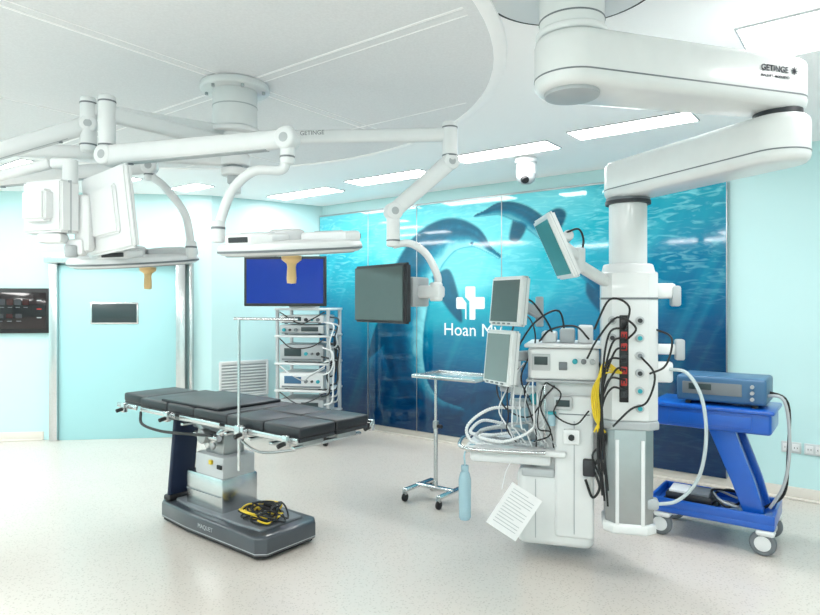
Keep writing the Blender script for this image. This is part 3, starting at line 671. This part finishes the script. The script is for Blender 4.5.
m=MB(); m.box(hp(.20,-.02,1.67),(.12,.10,.09),WHITE2,r=(0,0,rh),bev=.02); m.box(hp(.26,-.02,1.64),(.05,.12,.12),LGREY,r=(0,0,rh),bev=.015); m.obj('side_bracket',T)
m=MB(); m.box(hp(.21,-.02,1.33),(.14,.08,.06),WHITE2,r=(0,0,rh),bev=.015); m.box(hp(.28,-.04,1.33),(.05,.07,.12),LGREY,r=(0,0,rh),bev=.01); m.obj('side_bracket',T)
m=MB(); m.box(hp(.19,-.06,1.20),(.10,.05,.12),WHITE,r=(0,0,rh),bev=.015); m.obj('side_bracket',T)
m=MB(); m.tube([hp(.22,-.08,1.22),hp(.31,-.12,1.20),hp(.38,-.15,1.06),hp(.40,-.15,.84),hp(.36,-.15,.62),hp(.26,-.12,.48),hp(.14,-.1,.44)],.010,HOSE,n=10,sm=8); m.obj('suction_hose',T,label='translucent hose looping down')
m=MB(); m.box(hp(.12,-.08,.44),(.08,.08,.06),LGREY,r=(0,0,rh),bev=.015); m.obj('hose_coupler',T)
for k in range(7):
    a_=random.uniform(-.03,.03); m=MB()
    m.tube([hp(-.03,-.17,1.10+k*.06),hp(-.10-a_,-.24,1.12+k*.05),hp(-.16,-.22-a_,1.0+k*.02),hp(-.17+a_,-.2,.75),hp(-.15+a_,-.2,.62-.03*k)],.006,BLACK,n=8); m.obj('power_cable',T)
for pts in ([hp(-.03,-.17,1.45),hp(-.02,-.3,1.58),hp(-.12,-.28,1.62),hp(-.2,-.2,1.45)],[hp(.14,-.1,1.45),hp(.22,-.16,1.4),hp(.19,-.16,1.25),hp(.1,-.18,1.2)],
            [hp(-.03,-.17,1.38),hp(.02,-.26,1.46),hp(-.08,-.27,1.52),hp(-.18,-.22,1.40),hp(-.24,-.2,1.28)],[hp(.05,-.18,1.3),hp(.12,-.24,1.2),hp(.08,-.24,1.05),hp(.0,-.2,1.0),hp(-.1,-.22,.9)]):
    m=MB(); m.tube(pts,.006,BLACK,n=8); m.obj('power_cable',T)
for k in range(4):
    m=MB(); m.tube([hp(-.05,-.17,1.2),hp(-.15,-.24,1.26-k*.02),hp(-.18-k*.010,-.22,1.1),hp(-.17-k*.010,-.22,.95),hp(-.2+k*.02,-.2,.86)],.006,YEL,n=8); m.obj('earth_cable',T,label='yellow earth cable')

# tilted display on pendant arm
o=thing('patient_monitor','slim teal-screened display tilted down on a white swing arm','monitor',loc=(.825,3.5,1.915))
rt=Euler((math.radians(24),0,math.radians(-90)))
screen(o,(0,0,0),.38,.38,rt,WHITE2,SCRT,.045,.03)
m=MB(); m.beam((.03,.0,.02),(.14,.04,-.06),.06,.05,WHITE2,bev=.015); m.cyl((.14,.04,-.14),(.14,.04,-.0),.035,WHITE2,bev=.01); m.beam((.14,.04,-.10),(.34,.14,-.20),.07,.06,WHITE2,bev=.02); m.cyl((.07,-.01,.07),(.07,.05,.06),.03,WHITE2,bev=.01); m.obj('swing_arm',o)
m=MB(); m.tube([(.05,.0,.08),(.12,-.02,.10),(.16,.02,.04),(.15,.02,-.06),(.22,.06,-.16)],.006,BLACK,n=8); m.obj('cable',o)

# ---------------------------------------------------------------- anaesthesia machine (docked on the pendant)
T=thing('anesthesia_machine','tall smooth white anaesthesia unit docked to the pendant with hoses','anaesthesia machine',loc=(.94,3.98,0),rz=-.28)
m=MB(); m.rbox((.0,.0,.34),(.46,.42,.46),.06,WHITE2,bev=.04); m.obj('lower_cover',T,label='smooth white lower cover with rounded bottom')
m=MB(); m.rbox((.07,.02,.84),(.37,.40,.60),.03,WHITE2,bev=.01); cab=m.obj('cabinet',T)
m=MB(); m.rbox((.115,-.20,.61),(.23,.06,.86),.022,WHITE2,bev=.02); m.obj('front_housing',T,label='tall smooth vertical white housing')
m=MB(); m.box((.115,-.232,.55),(.006,.004,.68),LGREY,bev=0); m.obj('housing_seam',T)
m=MB(); m.box((.115,-.232,.93),(.18,.004,.006),GREY,bev=0); m.obj('housing_seam',T)
m=MB(); m.box((-.115,-.212,.34),(.005,.004,.36),LGREY,bev=0); m.obj('cover_seam',T)
m=MB(); m.rbox((-.10,-.20,.56),(.20,.05,.05),.015,SILV,bev=.01); m.obj('grab_handle',T)
m=MB(); m.beam((.18,-.02,.75),(.30,-.10,.75),.08,.10,LGREY,bev=.01); m.obj('docking_bracket',T)
m=MB(); m.rbox((.05,-.02,1.23),(.42,.44,.19),.03,WHITE2,bev=.015); m.box((.05,-.02,1.34),(.46,.48,.022),WHITE,bev=.008); m.box((.05,-.02,1.126),(.44,.46,.014),LGREY,bev=.004); th=m.obj('top_housing',T)
m=MB(); m.box((-.08,-.243,1.24),(.11,.01,.10),SILV,bev=.004); m.box((-.08,-.25,1.25),(.08,.004,.05),DGLASS,bev=.001); m.obj('front_panel',th)
m=MB(); m.box((.05,-.243,1.22),(.05,.01,.05),GREY,bev=.004); m.obj('pressure_gauge',th)
for k in range(3):
    m=MB(); m.cyl((.12+.05*k,-.235,1.25),(.12+.05*k,-.26,1.25),.016,(TEAL,GREY,LGREY)[k],n=16,bev=.003); m.obj('knob',th)
m=MB(); m.box((-.24,-.06,.69),(.62,.44,.035),WHITE2,bev=.012,seg=3); m.box((-.27,-.06,.64),(.50,.36,.07),WHITE,bev=.02); m.tube([(-.58,.1,.70),(-.60,-.1,.71),(-.55,-.29,.70),(-.3,-.31,.70),(-.05,-.29,.70)],.012,STEEL); m.obj('work_surface',T)
m=MB(); m.box((-.06,-.20,.90),(.018,.03,.40),STEEL,bev=.004); m.obj('accessory_rail',T)
m=MB(); m.box((.05,-.25,1.00),(.11,.04,.08),SILV,bev=.010); m.box((.05,-.272,1.00),(.08,.004,.04),DGLASS,bev=.001); m.obj('flow_panel',T)
m=MB(); m.box((.10,-.25,.80),(.10,.05,.09),WHITE,bev=.012); m.cyl((.10,-.275,.80),(.10,-.29,.80),.018,BLACK,n=16); m.obj('regulator',T)
m=MB(); m.cyl((-.02,-.25,.86),(-.02,-.25,.93),.028,CLEAR,bev=.006); m.cyl((-.02,-.25,.93),(-.02,-.25,.945),.030,TEAL,bev=.004); m.obj('water_trap',T)
m=MB(); m.cyl((-.22,.0,.71),(-.22,.0,.93),.07,CLEAR,bev=.01); m.cyl((-.22,.0,.93),(-.22,.0,.97),.08,LGREY,bev=.01); m.obj('absorber_canister',T)
m=MB(); m.box((-.12,-.02,.84),(.10,.14,.22),LGREY,bev=.012); m.cyl((-.12,-.02,.95),(-.12,-.02,1.02),.045,TEAL,bev=.01); m.obj('vaporiser',T)
m=MB(); m.box((-.20,.02,1.03),(.14,.12,.05),WHITE,bev=.012); m.box((-.3,-.0,1.04),(.12,.05,.04),LGREY,bev=.01); m.box((-.25,.03,1.15),(.04,.04,.25),WHITE2,bev=.01); m.obj('support_arm',T)
def corr(m,pts,r,mt):
    P=cr(pts,10); Lq=sum((P[i+1]-P[i]).length for i in range(len(P)-1)); N=int(Lq/.008)
    acc=[0]
    for i in range(len(P)-1): acc.append(acc[-1]+(P[i+1]-P[i]).length)
    out=[];j=0
    for k in range(N+1):
        d=Lq*k/N
        while j<len(P)-2 and acc[j+1]<d: j+=1
        f=(d-acc[j])/max(1e-9,acc[j+1]-acc[j]); out.append(P[j].lerp(P[j+1],min(1,f)))
    m.tube(out,lambda t:r*(1+.18*math.cos(t*N*math.pi)),mt,n=12,sm=1)
for i,pts in enumerate(([(-.22,-.08,.93),(-.40,-.18,.93),(-.54,-.20,.82),(-.50,-.24,.73),(-.35,-.24,.73),(-.2,-.2,.74)],
            [(-.12,-.1,.85),(-.3,-.2,.84),(-.46,-.18,.79),(-.42,-.1,.74),(-.2,-.14,.73),(-.05,-.24,.74)],
            [(-.35,.05,.80),(-.48,.0,.82),(-.54,-.1,.76),(-.4,-.2,.77),(-.24,-.16,.79)],
            [(-.15,-.22,.73),(-.35,-.26,.74),(-.48,-.22,.76),(-.44,-.08,.78),(-.28,-.08,.80),(-.16,-.2,.79)],
            [(-.08,-.2,.88),(-.16,-.27,.81),(-.30,-.27,.75),(-.44,-.26,.76),(-.48,-.1,.75)],
            [(-.30,.0,1.02),(-.37,-.05,1.08),(-.35,-.1,1.15),(-.28,-.06,1.10),(-.28,-.05,.95)])):
    m=MB(); corr(m,pts,.0095,WHITE if i%2==0 else LGREY); m.obj('breathing_hose',T,label='corrugated pale breathing hose')
cabs=[([(-.25,-.05,1.30),(-.12,-.2,1.48),(.02,-.1,1.55),(.06,-.05,1.36)],.006),([(-.3,-.05,1.35),(-.18,-.2,1.62),(-.06,-.15,1.5),(.0,-.1,1.36)],.006),
([(-.1,-.1,1.36),(-.02,-.24,1.44),(.12,-.22,1.46),(.2,-.15,1.38)],.006),([(-.2,-.1,1.2),(-.35,-.2,1.1),(-.3,-.22,.95),(-.15,-.22,.9),(-.05,-.22,1.05)],.005),
([(.25,-.2,1.1),(.28,-.26,.9),(.26,-.26,.7),(.2,-.26,.6)],.008),([(.22,-.24,.62),(.26,-.28,.52),(.22,-.26,.45),(.18,-.25,.55)],.008),
([(-.28,0,1.55),(-.16,-.1,1.5),(-.12,-.18,1.35),(-.2,-.24,1.15),(-.14,-.26,1.0)],.005),([(.24,-.2,1.3),(.29,-.25,1.1),(.24,-.27,.95),(.29,-.27,.8),(.22,-.27,.7),(.27,-.27,.56)],.006),
([(-.05,-.24,1.12),(.04,-.29,1.06),(.0,-.29,.94),(.12,-.29,.88),(.2,-.26,.96)],.005),([(.0,-.24,1.1),(-.08,-.28,.98),(-.02,-.28,.82),(-.12,-.27,.76)],.005)]
for pts,r_ in cabs:
    m=MB(); m.tube(pts,r_,BLACK,n=8); m.obj('cable',T)
for q in range(11):
    x0=-.27+.026*q; m=MB(); zt=1.10+.04*(q%4)
    m.tube([(x0,-.12,zt),(x0-.04,-.24,zt-.08),(x0-.06+.03*(q%3),-.27,.93-.02*(q%5)),(x0-.02+random.uniform(-.05,.05),-.25,.82),(x0+.03,-.22,.72)],.0045,(WHITE,BLACK,LGREY,WHITE)[q%4],n=8); m.obj('sensor_lead',T)
m=MB(); m.box((.20,-.245,.62),(.07,.05,.10),DARK,bev=.01); m.obj('plug_block',T)
for k in range(3):
    m=MB(); m.box((-.04+k*.11,-.05,1.351+(.07+.02*k)/2),(.09,.16,.07+.02*k),(WHITE,LGREY,WHITE)[k],bev=.012); m.obj('top_module',T)
# patient monitors
for loc,w,h,scr,lab in (((.605,3.78,1.61),.31,.30,SCRG,'white patient monitor with dark screen above the anaesthesia machine'),((.555,3.76,1.27),.27,.33,SCRL,'white cased ventilator display with pale screen')):
    o=thing('patient_monitor',lab,'monitor',loc=loc,group='anaesthesia displays')
    aa=math.radians(-62)
    screen(o,(0,0,0),w,h,(math.radians(-6),0,aa),WHITE2,scr,.065,.024)
    zz=-.08 if loc[2]>1.5 else .0
    m=MB(); m.beam((.04,.03,0),(.22,.17,zz),.05,.06,LGREY,bev=.01); m.cyl((.22,.17,-.16 if loc[2]>1.5 else -.1),(.22,.17,.03),.025,LGREY,bev=.008); m.obj('mounting_arm',o)
    for k in range(4): 
        m=MB(); q=Euler((math.radians(-6),0,aa)).to_matrix()@Vector((-w*.3+k*.05,-.034,-h/2+.012)); m.box(q,(.025,.006,.010),GREY,r=(math.radians(-6),0,aa),bev=.002); m.obj('button',o)
# paper
o=thing('instruction_sheet','white printed paper sheet hanging tilted from the machine shelf','paper sheet',loc=(.60,3.58,.395))
MP=Euler((.06,math.radians(32),-.1)).to_matrix().to_4x4()
m=MB(); t=bmesh.new(); bmesh.ops.create_cube(t,size=1); bmesh.ops.scale(t,vec=(.20,.003,.285),verts=t.verts); m.put(t,PAPER,MP); sh_=m.obj('sheet',o)
for k in range(12):
    w=.15 if k%4 else .10; m=MB()
    t=bmesh.new(); bmesh.ops.create_cube(t,size=1); bmesh.ops.scale(t,vec=(w,.001,.0035),verts=t.verts); m.put(t,LGREY,MP@Matrix.Translation((-(.15-w)/2,-.0022,.115-k*.020)))
    m.obj('printed_line',sh_)
m=MB(); m.tube([(-.07,0,.13),(-.04,.04,.22),(.0,.09,.27)],.002,WHITE,n=6); m.obj('string',o)
# suction bottle
o=thing('suction_bottle','clear bluish plastic bottle with tube hanging at the shelf','plastic bottle',loc=(.345,3.90,.24))
m=MB(); m.lathe([(0,0),(.03,.0),(.038,.015),(.04,.25),(.03,.29),(.018,.31),(0,.31)],CLEAR,n=28); m.obj('bottle_body',o)
m=MB(); m.cyl((0,0,.305),(0,0,.34),.024,CLEAR,bev=.004); m.tube([(0,0,.34),(.0,.0,.42),(.04,.0,.47),(.10,.02,.45)],.006,CLEAR,n=8); m.obj('cap',o,label='clear cap with thin tube')

# ---------------------------------------------------------------- blue cart
CT=Vector((2.10,4.27,0))
T=thing('equipment_trolley','bright royal blue metal trolley with two shelves on casters','trolley',loc=CT,rz=A+.02)
m=MB(); m.box((0,0,.83),(.72,.42,.14),BLUE,bev=.02,seg=3); m.box((0,0,.905),(.76,.46,.03),BLUE,bev=.012); tr=m.obj('tray',T,label='deep blue top tray')
m=MB(); m.box((0,-.212,.83),(.5,.008,.08),BLUE,bev=.003); dr=m.obj('drawer',tr)
for y in (-.12,.17):
    m=MB(); m.prism([(-.02,.78),(.14,.78),(.27,.42),(.33,.20),(.21,.20),(.13,.42)],.05,BLUE,Matrix.Translation((0,y,0))@Matrix.Rotation(math.pi/2,4,'X'),bev=.008); m.obj('support_post',T,label='slanted blue support post')
m=MB(); m.beam((.10,0,.74),(.29,0,.22),.24,.02,BLUE,bev=.004); m.obj('back_panel',T)
m=MB(); m.box((0,0,.19),(.76,.46,.05),BLUE,bev=.015); 
for sx,sy,cx,cy in ((.76,.02,0,.22),(.76,.02,0,-.22),(.02,.44,.37,0),(.02,.44,-.37,0)): m.box((cx,cy,.235),(sx,sy,.06),BLUE,bev=.006)
m.obj('lower_shelf',T)
for x in(-.31,.31):
    for y in(-.19,.19):
        m=MB(); m.cyl((x,y-.022,.078),(x,y+.022,.078),.078,GREY,bev=.014); m.cyl((x,y-.028,.078),(x,y+.028,.078),.048,WHITE,bev=.004)
        cs=m.obj('caster',T,label='chunky grey caster wheel')
        m=MB(); m.box((x+.015,y,.148),(.11,.085,.04),WHITE,bev=.018); m.obj('fork',cs,label='white caster fork')
m=MB(); m.tube([(.30,-.1,1.0),(.42,-.12,.98),(.45,-.12,.7),(.42,-.12,.45),(.34,-.1,.28)],.010,LGREY,n=8); m.obj('cable',T)
m=MB(); m.tube([(.30,.0,1.02),(.43,0,.95),(.43,0,.6),(.41,0,.36),(.3,0,.25)],.009,BLACK,n=8); m.obj('cable',T)
def onT(x,y,z):
    v=Matrix.Rotation(A+.02,3,'Z')@Vector((x,y,0)); return (CT.x+v.x,CT.y+v.y,z)
o=thing('electrosurgical_unit','steel-blue boxy medical generator standing on the blue trolley','medical device',loc=onT(.06,0,.921),rz=A+.02)
m=MB(); m.box((0,0,.105),(.54,.36,.17),BLUEGREY,bev=.02,seg=3)
for x in(-.2,.2):
    for y in(-.14,.14): m.cyl((x,y,0),(x,y,.025),.02,BLACK,n=12)
m.obj('housing',o)
m=MB(); m.box((-.05,-.182,.11),(.36,.006,.08),GREY,bev=.002); m.box((-.12,-.187,.12),(.14,.004,.04),DGLASS,bev=.001); m.obj('control_face',o)
for k in range(3):
    m=MB(); m.cyl((.19,-.18,.06+k*.04),(.19,-.20,.06+k*.04),.012,LGREY,n=12); m.obj('knob',o)
o=thing('foot_pedal','black foot pedal with cable stored on the trolley lower shelf','foot pedal',loc=onT(-.14,-.06,.216),rz=A)
m=MB(); m.box((0,0,.05),(.30,.18,.05),DARK,bev=.015); m.box((0,0,.012),(.34,.22,.024),BLACK,bev=.008); m.obj('pedal_body',o)
m=MB(); m.box((-.07,-.01,.085),(.12,.13,.03),WHITE,r=(.12,0,0),bev=.01); m.obj('pedal_plate',o)
m=MB(); m.box((.07,-.01,.085),(.12,.13,.03),GREY,r=(.12,0,0),bev=.01); m.obj('pedal_plate',o)
for pts,mt in (([(.15,0,.05),(.25,.05,.03),(.3,-.08,.05),(.2,-.1,.08),(.12,.08,.1),(.28,.08,.06)],LGREY),([(.1,.1,.05),(.22,.12,.1),(.32,.0,.08),(.24,-.12,.05),(.14,-.04,.12),(.3,.1,.1)],BLACK)):
    m=MB(); m.tube(pts,.008,mt,n=8); m.obj('pedal_cable',o)

# ---------------------------------------------------------------- world + camera
w=bpy.data.worlds.new('world'); S.world=w; w.use_nodes=True
w.node_tree.nodes['Background'].inputs[0].default_value=(.9,.95,1,1); w.node_tree.nodes['Background'].inputs[1].default_value=.5
cam=bpy.data.cameras.new('camera'); co=bpy.data.objects.new('camera',cam); COL.objects.link(co)
co.location=(0,0,1.6); co.rotation_euler=(math.pi/2,0,0); cam.sensor_width=36; cam.lens=36*620/820; cam.shift_y=-4.5/820
cam.clip_start=.05; S.camera=co
